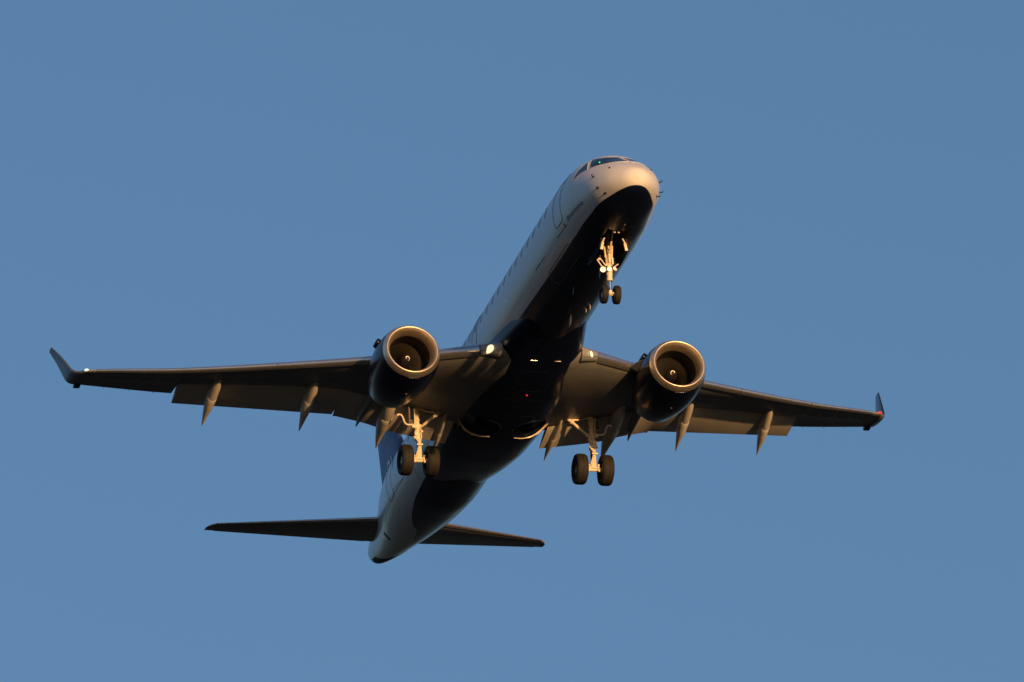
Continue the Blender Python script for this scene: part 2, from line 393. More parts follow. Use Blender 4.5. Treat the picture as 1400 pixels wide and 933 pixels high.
# belly antennas and drain masts
def blade(name, x, y, h, ch, z, mat):
    mb = MB(); rings = []
    for k, (dz, sc, sh) in enumerate(((.02, 1, 0), (-h*.5, .85, .08*h), (-h, .6, .25*h))):
        c_ = ch*sc; rings.append([(x+sh+c_*(math.cos(a)*.5), y+.018*math.sin(a)*sc, z+dz) for a in [2*PI*i/12 for i in range(12)]])
    return mb.loft(rings).build(name, mat, fus)
blade('blade_antenna', 8.7, -.12, .30, .34, -1.15, M['lightgrey'])
blade('blade_antenna', 6.4, .35, .22, .26, -1.10, M['navy'])
blade('drain_mast', 4.9, -.15, .2, .16, -1.15, M['lightgrey'])
for x, y in ((1.35, -.1), (8.0, -.62), (8.25, -.55)):
    blade('drain_mast', x, y, .12, .1, -.9 if x < 2 else -1.03, M['white'])

# writing on the airplane
def letter_mesh(txt, shear=0.0, bold=0.0):
    cu = bpy.data.curves.new('lettering', 'FONT'); cu.body = txt; cu.size = 1.0; cu.shear = shear; cu.offset = bold; cu.resolution_u = 4
    o = bpy.data.objects.new('lettering', cu); C.objects.link(o)
    dg = bpy.context.evaluated_depsgraph_get(); me = bpy.data.meshes.new_from_object(o.evaluated_get(dg))
    bpy.data.objects.remove(o); bpy.data.curves.remove(cu)
    vs = [v.co.copy() for v in me.vertices]; fs = [tuple(q.vertices) for q in me.polygons]; bpy.data.meshes.remove(me)
    return vs, fs
def write(name, txt, fn, mat, parent, shear=0.0, bold=0.0):
    vs, fs = letter_mesh(txt, shear, bold)
    x0 = min(v.x for v in vs); x1 = max(v.x for v in vs)
    me = bpy.data.meshes.new(name); me.from_pydata([fn((v.x-x0)/(x1-x0), v.y) for v in vs], [], fs); me.materials.append(mat)
    o = bpy.data.objects.new(name, me); C.objects.link(o); o.parent = parent
    return o
def on_side(x_left, x_right, z0, z1, h, s):
    def fn(u, v):
        x = lerp(x_left, x_right, u); z = lerp(z0, z1, u)+v*h
        q = F(x, F_t_for_z(x, z), .006); return (q.x, q.y*s, q.z)
    return fn
write('lettering', 'Bluesmobile', on_side(3.08, 1.64, -.25, -.22, .21, 1), M['letternavy'], fus, shear=.25)
write('lettering', 'Bluesmobile', on_side(1.64, 3.08, -.22, -.25, .21, -1), M['letternavy'], fus, shear=.25)

# wing to body fairing
bZ = pchip([9.9, 10.8, 12.2, 13.5, 15, 18, 20, 21.6, 22.8, 23.6], [-1.08, -1.19, -1.43, -1.60, -1.70, -1.70, -1.58, -1.38, -1.18, -1.05])
bW = pchip([9.9, 10.8, 12.2, 13.5, 15, 18, 20, 21.6, 22.8, 23.6], [1.05, 1.22, 1.46, 1.58, 1.66, 1.70, 1.64, 1.48, 1.28, 1.08])
WELL = (17.05, .82, .60)
def fairing_pt(x, a):
    n_ = 2.7; c_, s_ = math.cos(a), math.sin(a); zt = -.42
    return Vector((x, bW(x)*math.copysign(abs(c_)**(2/n_), c_), zt-(zt-bZ(x))*abs(s_)**(2/n_)))
def build_fairing():
    xs = [9.9+13.7*i/210 for i in range(211)]; n = 120; mb = MB(); vs = []; fs = []
    for x in xs:
        vs += [fairing_pt(x, PI*k/n) for k in range(n+1)]
    for i in range(len(xs)-1):
        for k in range(n):
            ids = (i*(n+1)+k, i*(n+1)+k+1, (i+1)*(n+1)+k+1, (i+1)*(n+1)+k)
            c_ = sum((vs[j] for j in ids), Vector())/4
            if c_.z < -1.2 and math.hypot(c_.x-WELL[0], abs(c_.y)-WELL[1]) < WELL[2]: continue
            fs.append(ids)
    mb.add(vs, fs)
    return mb.build('belly_fairing', M['navy'], plane, smooth=60)
bf = build_fairing()
def fz(x, y):      # height of the fairing's underside
    zt = -.42; n_ = 2.7
    return zt-(zt-bZ(x))*max(0, 1-min(1, abs(y)/bW(x))**n_)**(1/n_)
for s in (1, -1):
    mb = MB(); n = 64; prof = [(-.04, .03), (.02, .03), (.045, .0), (.02, -.05), (-.04, -.05)]
    rings = []
    for k in range(n):
        a = 2*PI*k/n; ring = []
        for h, dr in prof:
            r_ = WELL[2]+dr+.02; x = WELL[0]+r_*math.cos(a); y = WELL[1]+r_*math.sin(a)
            ring.append((x, y, fz(x, y)-h))
        rings.append(ring)
    mb.loft(rings+[rings[0]], closed=True, caps=False); mb.build('well_rim', M['navy'], bf, side=s)
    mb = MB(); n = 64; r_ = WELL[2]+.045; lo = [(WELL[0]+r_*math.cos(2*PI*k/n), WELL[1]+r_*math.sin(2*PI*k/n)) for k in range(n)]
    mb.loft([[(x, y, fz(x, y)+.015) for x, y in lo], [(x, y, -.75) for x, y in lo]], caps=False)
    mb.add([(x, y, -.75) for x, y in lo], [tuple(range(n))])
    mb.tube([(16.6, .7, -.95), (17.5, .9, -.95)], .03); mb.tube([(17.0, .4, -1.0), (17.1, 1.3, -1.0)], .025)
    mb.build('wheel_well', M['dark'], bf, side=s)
    # bright deflector strip standing behind the well
    pts = [(17.66, .42), (17.76, .72), (17.78, 1.0), (17.68, 1.28), (17.42, 1.52), (17.1, 1.62)]
    pts3 = [Vector((x, y, fz(x, y))) for x, y in pts]; rings = []
    for i, q in enumerate(pts3):
        h = .06+.10*(i/5)**2
        rings.append([q+Vector((-.01, 0, .03)), q+Vector((.01, 0, -h)), q+Vector((.05, 0, -h)), q+Vector((.09, 0, .03))])
    MB().loft(rings).build('deflector_strip', M['gear'], bf, side=s)
    # slim vents across the belly
    x, y = 11.9, (.30 if s > 0 else -.5)
    MB().box((x, y, fz(x, y)-.004), (.012, .22, .02)).build('belly_vent', M['steel' if s > 0 else 'lightgrey'], bf)
MB().ball((14.2, 0, fz(14.2, 0)), .045, sc=(1.3, 1, .8)).build('beacon_light', M['reddim'], bf)
for x0, x1, y0, y1 in ((12.6, 13.9, -.55, .55), (14.6, 15.9, -.75, -.08), (14.6, 15.9, .08, .75), (18.2, 19.4, -.6, .6), (20.2, 21.2, -.45, .45)):
    pts = [(lerp(x0, x1, t), y0) for t in (0, .25, .5, .75)]+[(x1, lerp(y0, y1, t)) for t in (0, .25, .5, .75)]+[(lerp(x1, x0, t), y1) for t in (0, .25, .5, .75)]+[(x0, lerp(y1, y0, t)) for t in (0, .25, .5, .75, 1)]
    MB().tube([(x, y, fz(x, y)+.004) for x, y in pts], .007, 6).build('access_panel', M['bellyseam'], bf, smooth=60)
outline([(10.9, 179), (10.95, 190), (11.08, 198), (11.06, 207), (11.0, 216), (11.1, 226)], .008, 1, 'fairing_seam', M['seam'], closed=False)

# ------------------------------------------------------------------ wings
wLEx = pchip([1.0, 2.1, 3.2, 5.0, 7.94, 10.79, 13.3, 13.75], [11.75, 12.45, 13.25, 14.42, 16.14, 17.66, 19.10, 19.45])
wLEz = pchip([1.0, 3.0, 7.94, 10.79, 13.3, 13.75], [-.97, -.745, -.22, .08, .50, .60])
wTEx = pchip([1.0, 4.2, 5.4, 7.5, 10.65, 13.75], [19.0, 18.95, 19.0, 19.4, 20.10, 20.95])
wTEz = pchip([1.0, 2.6, 4.2, 5.4, 7.5, 10.65, 13.75], [-1.42, -1.12, -.82, -.47, -.07, .23, .73])
wTH = pchip([1.0, 5.0, 13.75], [.145, .12, .105])
hX = pchip([1.0, 3.0, 4.5, 5.35, 6.78, 10.65], [17.75, 17.45, 17.2, 17.15, 17.62, 18.98])
def af(u):    # upper and lower ordinate of the section per unit chord for 12 % thickness
    th = 5*.12*(.2969*math.sqrt(max(u, 0))-.126*u-.3516*u*u+.2843*u**3-.1036*u**4)
    cm = .018*(1-(1-2*u)**2)*.9+ .010*math.sin(PI*u**2)
    return cm+th, cm-th*.92
def sect(y, u, up):
    x0, z0, x1, z1 = wLEx(y), wLEz(y), wTEx(y), wTEz(y); c = x1-x0
    a, b = af(u); k = wTH(y)/.12
    return Vector((lerp(x0, x1, u), y, lerp(z0, z1, u)+c*(a if up else b)*k))
FLAP = (1.55, 10.65)
def wing_ring(y, cut, u0=0.0, N=26):
    """closed section; cut = fraction of chord where the lower skin ends"""
    us = [u0+(1-u0)*(1-math.cos(PI*i/N))/2 for i in range(N+1)]
    if cut is None:
        up = [sect(y, u, True) for u in us]; lo = [sect(y, u, False) for u in us[1:-1]]
        return up+lo[::-1]
    ul = [u0+(cut-u0)*(1-math.cos(PI*i/N))/2 for i in range(N+1)]
    cu = min(cut+.10, .93); uu = [u0+(cu-u0)*(1-math.cos(PI*i/N))/2 for i in range(N+1)]
    up = [sect(y, u, True) for u in uu]; lo = [sect(y, u, False) for u in ul[1:]]
    lo[-1] = sect(y, cut, False)
    # trailing wall slightly inside
    q = up[-1].lerp(sect(y, cu, False), .25)
    return up+[q]+lo[::-1][0:]
def cutf(y): return (hX(y)-wLEx(y))/(wTEx(y)-wLEx(y))
def build_wing(s):
    mb = MB()
    ys = [1.0, 1.3, 1.55, 2.1, 2.7, 3.2, 3.8, 4.3, 4.8, 5.35, 6.0, 6.78, 7.94, 9, 10, 10.63]
    mb.loft([wing_ring(y, cutf(y)) for y in ys])
    mb.loft([wing_ring(y, None) for y in (10.65, 11.3, 12, 12.7, 13.3, 13.75)])
    wg = mb.build('wing', M['grey'], plane, smooth=35, side=s)
    # slats: a polished shell round the leading edge, in four lengths with gaps
    for y0, y1 in ((2.02, 4.12), (4.9, 7.928), (7.952, 10.778), (10.802, 13.35)):
        b = MB(); rings = []
        for i in range(9):
            y = lerp(y0, y1, i/8); ch = wTEx(y)-wLEx(y); e = .012
            def off(u, up):
                q = sect(y, u, up); return q
            ul, lu = min(.5/ch, .16), min(.17/ch, .06)
            d = Vector((-.03, 0, -.015))
            upr = [sect(y, ul*(k/10)**2, True) + d + Vector((0, 0, .016)) for k in range(10, -1, -1)]
            lor = [sect(y, lu*(k/6)**2, False) + d + Vector((0, 0, -.014)) for k in range(1, 7)]
            inner = [sect(y, lu*.9, False)+Vector((.0, 0, .03)), sect(y, ul*.9, True)+Vector((0, 0, -.02))]
            rings.append(upr+lor+inner)
        b.loft(rings); b.build('slat', M['slat'], wg, smooth=40, side=s)
    # flaps, lowered: inboard and outboard
    def flap(y0, y1, te, name='flap'):
        b = MB(); rings = []
        for i in range(11):
            y = lerp(y0, y1, i/10); hx = hX(y); le = sect(y, cutf(y), False)+Vector((.02, 0, .06)); tx, tz = te(y)
            d = Vector((tx-le.x, 0, tz-le.z)); c = d.length; d.normalize(); n = Vector((-d.z, 0, d.x)); 
            if n.z < 0: n = -n
            us = [(1-math.cos(PI*k/14))/2 for k in range(15)]
            def T(u): return 5*.15*c*(.2969*math.sqrt(u)-.126*u-.3516*u*u+.2843*u**3-.1036*u**4)
            rings.append([le+d*(u*c)+n*(T(u)*1.2+.0) for u in us]+[le+d*(u*c)-n*(T(u)*.55) for u in us[1:-1][::-1]])
        b.loft(rings); return b.build(name, M['lightgrey'], wg, smooth=40, side=s)
    teO = lambda y: (lerp(19.22, 20.29, (y-5.5)/(10.63-5.5)), -1.06+.106*y-.11)
    ti = pchip([1.6, 3.5, 4.3, 5.3], [19.02, 18.82, 18.86, 19.10]); tz_ = pchip([1.6, 3.5, 4.3, 5.3], [-1.52, -1.27, -1.02, -.70])
    flap(5.412, 10.62, teO); flap(4.252, 5.408, lambda y: (ti(y), tz_(y))); flap(1.62, 4.248, lambda y: (ti(y), tz_(y)))
    # aileron: its gap shows as two thin grooves
    b = MB()
    b.loft([[sect(y, u, False)+Vector((0, 0, -.004)) for u in (.735, .82, .9, .96)]+[sect(y, u, False)+Vector((0, 0, .004)) for u in (.96, .9, .82, .735)] for y in (10.75, 11.5, 12.3, 13.2)])
    b.build('aileron', M['grey'], wg, side=s)
    # canoe fairings over the flap tracks
    def canoe(y0, y1, sp, wd, ht, mat=M['lightgrey']):
        b = MB(); n = 20; fz_ = pchip([q[0] for q in sp], [q[1] for q in sp]); rings = []
        xa, xb = sp[0][0], sp[-1][0]
        for i in range(31):
            u = i/30; x = lerp(xa, xb, u); k = max(.012, (math.sin(PI*min(1, u**.85)))**.75 if u < .62 else (1-((u-.62)/.38))**.85*(math.sin(PI*.62**.85))**.75+.0)
            z = fz_(x)
            rings.append([(x, lerp(y0, y1, u)+wd*k*math.cos(a), z+ht*k*(math.sin(a) if math.sin(a) < 0 else .8*math.sin(a))) for a in [2*PI*j/n for j in range(n)]])
        b.loft(rings)
        aft = rings[14:]                                    # the part that swings with the flap sleeves over the fixed nose
        b.loft([[((q[0]-sum(p_[0] for p_ in rr)/n)*1.0+sum(p_[0] for p_ in rr)/n, (q[1]-sum(p_[1] for p_ in rr)/n)*k_+sum(p_[1] for p_ in rr)/n, (q[2]-sum(p_[2] for p_ in rr)/n)*k_+sum(p_[2] for p_ in rr)/n) for q in rr] for rr, k_ in zip(aft, [1.02]+[1.09]*(len(aft)-1))])
        b.build('flap_fairing', mat, wg, smooth=50, side=s)
    canoe(9.44, 9.57, [(17.75, .00), (18.5, -.10), (19.1, -.22), (19.75, -.45), (20.45, -.75)], .17, .25)
    canoe(6.40, 6.48, [(16.65, -.30), (17.5, -.43), (18.1, -.55), (18.7, -.78), (19.52, -1.15)], .18, .28)
    canoe(3.90, 3.87, [(16.3, -.80), (17.3, -.95), (18.0, -1.05), (18.7, -1.27), (19.51, -1.62)], .24, .34)
    canoe(1.98, 1.92, [(17.2, -1.2), (17.9, -1.25), (18.4, -1.32), (19.0, -1.5), (19.6, -1.72)], .11, .20)
    # winglet, blended out of the tip
    st = [(13.72, 19.43, .595, 1.53, 0), (13.86, 19.62, .64, 1.36, 18), (13.96, 19.82, .73, 1.20, 40), (14.03, 20.05, .90, 1.07, 62), (14.09, 20.35, 1.20, .93, 76), (14.2, 20.92, 1.74, .70, 79), (14.34, 21.58, 2.29, .44, 79)]
    b = MB(); rings = []
    for y, x0, z0, c, cant in st:
        ca, sa = math.cos(R(cant)), math.sin(R(cant)); us = [(1-math.cos(PI*k/12))/2 for k in range(13)]
        def pt(u, up):
            th = 5*.10*c*(.2969*math.sqrt(u)-.126*u-.3516*u*u+.2843*u**3-.1036*u**4)*(1 if up else -1)
            return Vector((x0+u*c, y-sa*th, z0+ca*th+u*c*.08*ca))
        rings.append([pt(u, True) for u in us]+[pt(u, False) for u in us[1:-1][::-1]])
    b.loft(rings); nr = len(rings[0])
    for fi in range(len(rings)-1):
        if fi >= 2:
            for j in range(12): b.m[fi*nr+j] = 1
    b.build('winglet', [M['wingletgrey'], M['navy']], wg, smooth=40, side=s)
    # navigation light behind a clear cover, and the static wick block at the tip
    MB().ball((19.40, 13.66, .60), .055, sc=(1.8, 1.5, .7)).build('navigation_light', M['green'] if s > 0 else M['red'], wg, side=s)
    b = MB(); b.box((20.99, 13.66, .70), (.22, .22, .12), bev=.02); b.build('strobe_housing', M['navy'], wg, side=s)
    for y in (11.2, 12.0, 12.8):
        q = sect(y, 1, True); MB().tube([q, q+Vector((.16, 0, .01))], [.008, .004], 6).build('static_wick', M['black'], wg, side=s)
    # small lit fasteners / drains below the wing
    for y, u in ((10.3, .62), (9.1, .70), (7.9, .71), (6.9, .72), (11.9, .10), (12.9, .10)):
        q = sect(y, u, False); MB().box(q, (.10, .03, .03), bev=.008).build('drain_fitting', M['lightgrey'], wg, side=s)
    for k in range(13):
        y = lerp(5.6, 12.9, k/12); u0 = .36; pts = []
        for j in range(25):
            a = 2*PI*j/24; yy = y+.20*math.cos(a); q = sect(yy, u0+.10/(wTEx(yy)-wLEx(yy))*math.sin(a), False); q.z -= .001; pts.append(q)
        MB().tube(pts, .006, 6).build('access_cover', M['seam'], wg, smooth=60, side=s)
    # landing light in the wing root
    b = MB(); rings = []; ax = Vector((.92, .39, 0)); nn = Vector((-.39, .92, 0)); c0 = Vector((12.22, 1.76, -.955))
    for i in range(13):
        t_ = -1+2*i/12; k = math.sqrt(max(.02, 1-abs(t_)**2.4))*(1-.25*t_)*(1 if s > 0 else .62)
        rings.append([c0+ax*(.30*t_)+nn*(.07*k*math.cos(a))+Vector((0, 0, .13*k*math.sin(a))) for a in [2*PI*j/16 for j in range(16)]])
    b.loft(rings); b.build('landing_light', M['lamp'], wg, side=s)
    # root fillet around the light
    b = MB(); rings = []
    for i in range(9):
        u = i/8; y = lerp(1.35, 1.98, u); xl = wLEx(y)+.06; z = wLEz(y); r_ = lerp(.26, .17, u)
        rings.append([Vector((xl+r_*(1-math.cos(a))*1.1-.16, y, z-.02+r_*math.sin(a))) for a in [PI*.5-PI*k/12 for k in range(13)]])
    # (kept inside the wing's own leading edge so the slat begins where the fillet ends)
    b.loft(rings, closed=True, caps=True); b.build('wing_root_fillet', M['grey'], wg, smooth=50, side=s)
    return wg
wings = {s: build_wing(s) for s in (1, -1)}

# ------------------------------------------------------------------ engines
EY, EZ, EX = 4.50, -1.40, 11.45
def scarf(mb, z0=None):      # the intake plane leans: lower lip a little ahead of the upper
    for i, (x, y, z) in enumerate(mb.v):
        mb.v[i] = (x+.13*max(0, min(1, 1-(x-EX)/1.4))*(z-EZ), y, z)
    return mb
def build_engine(s):
    tilt = Vector((1, 0, .0)).normalized()
    c = Vector((EX, EY*1.0, EZ))
    mb = MB(); outer = [(.225, .965), (.34, .99), (.7, 1.04), (1.2, 1.06), (1.8, 1.03), (2.4, .95), (2.85, .86), (3.2, .78)]
    mb.lathe(c, tilt, outer+[(3.2, .755), (2.8, .78), (2.5, .78)], 72)
    scarf(mb)
    e = mb.build('engine', M['navy'], plane, smooth=35, side=s)
    lip = [(.23, .960), (.17, .944), (.11, .920), (.06, .894), (.03, .870), (.008, .855), (.0, .842), (.008, .824), (.035, .798), (.085, .770), (.16, .743), (.27, .718), (.40, .700), (.50, .692)]
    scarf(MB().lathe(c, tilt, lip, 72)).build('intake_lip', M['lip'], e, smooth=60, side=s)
    scarf(MB().lathe(c, tilt, [(.50, .692), (.9, .70), (1.35, .70), (1.6, .70), (1.6, 0)], 72)).build('intake_duct', M['duct'], e, smooth=50, side=s)
    b = MB()
    for k in range(36):
        a0 = 2*PI*k/36; rings = []
        for i in range(6):
            r_ = lerp(.20, .685, i/5); tw = lerp(.35, 1.05, i/5); hw = lerp(.07, .115, i/5); aa = a0+.10*math.sin(i/5*PI)
            rad = Vector((0, math.cos(aa), math.sin(aa))); tan = Vector((0, -math.sin(aa), math.cos(aa))); ctr = c+Vector((1.20, 0, 0))+rad*r_
            ch = Vector((math.cos(tw), 0, 0))+tan*math.sin(tw); nn = ch.cross(rad).normalized()
            rings.append([ctr+ch*hw+nn*.002, ctr+nn*.012, ctr-ch*hw+nn*.002, ctr-nn*.008])
        b.loft(rings)
    b.build('fan', M['fan'], e, smooth=30, side=s)
    prof = [(.76, 0), (.78, .05), (.86, .11), (.99, .17), (1.14, .205), (1.30, .215)]
    MB().lathe(c, tilt, prof, 40).build('spinner', M['spinner'], e, smooth=60, side=s)
    # painted white swirl on the spinner, a raised strip
    pts = []
    for k in range(26):
        a = k/25*2*PI*.80; d = lerp(.767, .815, k/25); r_ = pchip([q[0] for q in prof], [q[1] for q in prof])(d)+.004
        pts.append(c+Vector((d-.004, r_*math.cos(a-.6), r_*math.sin(a-.6))))
    MB().tube(pts, [-.0+.016*math.sin(PI*min(1, .12+k/25*.9)) for k in range(26)], 8).build('spinner_swirl', M['letter'], e, side=s)
    # core nozzle and plug
    MB().lathe(c, tilt, [(2.4, .62), (3.1, .58), (3.6, .47), (3.85, .43), (3.85, .41), (3.4, .42)], 48).build('core_nozzle', M['hotmetal'], e, side=s)
    MB().lathe(c, tilt, [(3.4, .30), (3.8, .26), (4.2, .13), (4.4, 0)], 40).build('exhaust_plug', M['hotmetal'], e, side=s)
    # pylon
    b = MB(); rings = []
    for x, zt, zb, hw in ((12.15, -.38, -.50, .05), (12.8, -.22, -.55, .17), (13.6, -.22, -.6, .22), (14.4, -.35, -1.0, .22), (15.2, -.45, -1.1, .21), (16.2, -.55, -1.05, .18), (17.4, -.6, -1.05, .14), (18.3, -.75, -1.10, .09), (18.89, -1.06, -1.14, .015)):
        y = lerp(4.5, 4.67, max(0, (x-16)/2.9))
        rings.append([(x, y+hw*math.cos(a), lerp(zb, zt, (math.sin(a)+1)/2)) for a in [2*PI*j/18 for j in range(18)]])
    b.loft(rings); b.build('pylon', M['grey'], e, smooth=50, side=s)
    # scoop high on the starboard flank of either nacelle
    a = R(37); u = Vector((0, math.cos(a)*s, math.sin(a))); q = c+Vector((1.25, 0, 0))+u*1.05
    b = MB(); b.box(q+u*.05, (.42, .2, .15), rot=Matrix((Vector((1, 0, 0)), u.cross(Vector((1, 0, 0))), u)).transposed(), bev=.03); b.build('vent_scoop', M['navy'], e, side=s)
    # inboard strake
    b = MB(); a = R(152); n_ = Vector((0, math.cos(a), math.sin(a)))
    b.loft([[c+Vector((x, 0, 0))+n_*(r_+h)+Vector((0, w_*math.sin(a), -w_*math.cos(a))) for w_, h in ((-.012, -.03), (.012, -.03), (.006, hh), (-.006, hh))] for x, r_, hh in ((.95, 1.035, .01), (1.4, 1.055, .15), (1.85, 1.05, .24), (1.95, 1.045, .22))])
    b.build('strake', M['lightgrey'], e, side=s)
    # row of bright anti-ice outlets below the lip
    for k in range(7):
        a = R(270+(k-3)*3.1)+ (R(-2) if s > 0 else R(2)); n_ = Vector((0, math.cos(a), math.sin(a)))
        scarf(MB().box(c+Vector((.265, 0, 0))+n_*.974, (.05, .028, .02), bev=.005)).build('anti_ice_outlet', M['steel'], e, side=s)
    # hinge latches on the cowl underside
    for x in (1.3, 1.8, 2.3):
        r_ = pchip([q[0] for q in outer], [q[1] for q in outer])(x); a = R(268 if s > 0 else 270); n_ = Vector((0, math.cos(a), math.sin(a)))
        MB().box(c+Vector((x, 0, 0))+n_*r_, (.09, .03, .02), bev=.006).build('cowl_latch', M['lightgrey'], e, side=s)
    return e
engines = {s: build_engine(s) for s in (1, -1)}

# ------------------------------------------------------------------ tail
def plate(stations, th, N=18):
    """stations: (LE point, TE point, thickness direction)"""
    rings = []
    for le, te, nd in stations:
        le = Vector(le); te = Vector(te); c = (te-le).length; us = [(1-math.cos(PI*k/N))/2 for k in range(N+1)]; nd = Vector(nd)
        T = lambda u: 5*th*c*(.2969*math.sqrt(u)-.126*u-.3516*u*u+.2843*u**3-.1036*u**4)
        rings.append([le.lerp(te, u)+nd*T(u) for u in us]+[le.lerp(te, u)-nd*T(u) for u in us[1:-1][::-1]])
    return MB().loft(rings)
for s in (1, -1):
    up = (0, -.157, .987)
    def hs(y):
        t = (y-.45)/(6.0-.45)
        return (lerp(31.20, 35.03, t), y, .81+.16*y-.10*(1-t)-.035), (lerp(34.17, 35.82, t), y, .81+.16*y+.10*(1-t)+.035)
    st = [(*hs(y), up) for y in (.35, 1.5, 3, 4.5, 5.75)]
    le, te = hs(5.93); st.append(((le[0]+.10, le[1], le[2]), te, up)); le, te = hs(6.04); st.append(((le[0]+.30, le[1], le[2]), (te[0]+.02, te[1], te[2]), up))
    h = plate(st, .10).build('horizontal_stabiliser', M['grey'], plane, smooth=40, side=s)
    # elevator: rear third, set a few mm proud below and above
    def el(y):
        a, b = Vector(hs(y)[0]), Vector(hs(y)[1]); return a.lerp(b, .70), b+Vector((.01, 0, 0))
    rings = []
    for y in (.75, 2, 3.5, 5.0, 5.7):
        a, b = el(y); t_ = .0315*(Vector(hs(y)[1])-Vector(hs(y)[0])).length; U_ = Vector(up)
        rings.append([a+U_*t_, b+U_*.008, b-U_*.008, a-U_*t_])
    MB().loft(rings).build('elevator', M['grey'], h, smooth=30, side=s)
    # metal leading edge strip
    b = MB()
    rings = []
    for y in (.7, 2, 3.5, 5.0, 5.8):
        a = Vector(hs(y)[0]); c = (Vector(hs(y)[1])-a).x; U_ = Vector(up); T = lambda u: 5*.10*c*(.2969*math.sqrt(u)-.126*u-.3516*u*u)
        us = [.05, .03, .015, .004, 0]
        rings.append([a+Vector((u*c-.006, 0, 0))+U_*(T(u)+.004) for u in us]+[a+Vector((u*c-.006, 0, 0))-U_*(T(u)+.004) for u in us[::-1][1:]])
    b.loft(rings).build('leading_edge', M['slat'], h, smooth=40, side=s)
fin_LE = pchip([1.6, 2.2, 2.6, 3.0, 3.38, 3.76, 6.4, 6.75, 6.9], [26.3, 28.3, 29.6, 30.45, 30.92, 31.26, 33.30, 33.62, 33.95])
def fin_TE(z): return 34.75+(z-5.4)*.237
def fin_half(x, z):
    c = 4.2; u = min(1, max(0, (x-fin_LE(z))/(fin_TE(z)-fin_LE(z)))); c = min(fin_TE(z)-fin_LE(z), 4.0)
    return 5*.10*c*(.2969*math.sqrt(u)-.126*u-.3516*u*u+.2843*u**3-.1036*u**4)
def build_fin():
    rings = []
    for z in (1.6, 1.9, 2.2, 2.5, 2.8, 3.1, 3.4, 3.76, 4.5, 5.3, 6.1, 6.5, 6.75, 6.9):
        us = [(1-math.cos(PI*k/22))/2 for k in range(23)]; a, b = fin_LE(z), fin_TE(z)
        rings.append([(lerp(a, b, u), fin_half(lerp(a, b, u), z), z) for u in us]+[(lerp(a, b, u), -fin_half(lerp(a, b, u), z), z) for u in us[1:-1][::-1]])
    return MB().loft(rings).build('tail_fin', M['fin'], plane, smooth=40)
fin = build_fin()
rings = []
for z in (2.05, 3.3, 4.8, 6.4):
    x0 = lerp(fin_LE(max(z, 3.4)), fin_TE(z), .66); x1 = fin_TE(z)+.01; h0 = fin_half(x0, z)+.004
    rings.append([(x0, h0, z), (x1, .008, z), (x1, -.008, z), (x0, -h0, z)])
MB().loft(rings).build('rudder', M['fin'], fin, smooth=30)
def on_fin(x_left, x_right, z0, h, s):
    def fn(u, v):
        x = lerp(x_left, x_right, u); z = z0+v*h
        return (x, s*(fin_half(x, z)+.02), z)
    return fn
write('lettering', 'jetBlue', on_fin(34.0, 30.95, 2.58, 1.2, 1), M['letter'], fin, bold=.01)
write('lettering', 'jetBlue', on_fin(30.95, 34.0, 2.58, 1.2, -1), M['letter'], fin, bold=.01)

# ------------------------------------------------------------------ landing gear
def wheel(c, rad, wid, parent, side):
    h = wid/2; prof = [(-h*.55, rad*.50), (-h*.80, rad*.56), (-h*.98, rad*.70), (-h, rad*.80), (-h*.90, rad*.92), (-h*.62, rad*.985), (-h*.3, rad), (0, rad), (h*.3, rad), (h*.62, rad*.985), (h*.90, rad*.92), (h, rad*.80), (h*.98, rad*.70), (h*.80, rad*.56), (h*.55, rad*.50)]
    # tread grooves
    tread = [(-h*.52, rad*.993), (-h*.50, rad*.975), (-h*.46, rad*.975), (-h*.44, rad*.996), (-h*.12, rad), (-h*.10, rad*.98), (-h*.06, rad*.98), (-h*.04, rad)]
    p2 = prof[:5]+[(-h*.62, rad*.985)]+tread+[(-q[0], q[1]) for q in tread[::-1]]+[(h*.62, rad*.985)]+prof[10:]
    mb = MB(); mb.lathe(c, (0, 1, 0), p2, 56, 0)
    hub = [(-h*.55, rad*.50), (-h*.35, rad*.46), (-h*.30, rad*.22), (-h*.6, rad*.20), (-h*.66, 0)]
    mb.lathe(c, (0, 1, 0), hub, 40, 1); mb.lathe(c, (0, 1, 0), [(-a, b) for a, b in hub], 40, 1)
    return mb.build('wheel', [M['tyre'], M['hub']], parent, smooth=35, side=side)
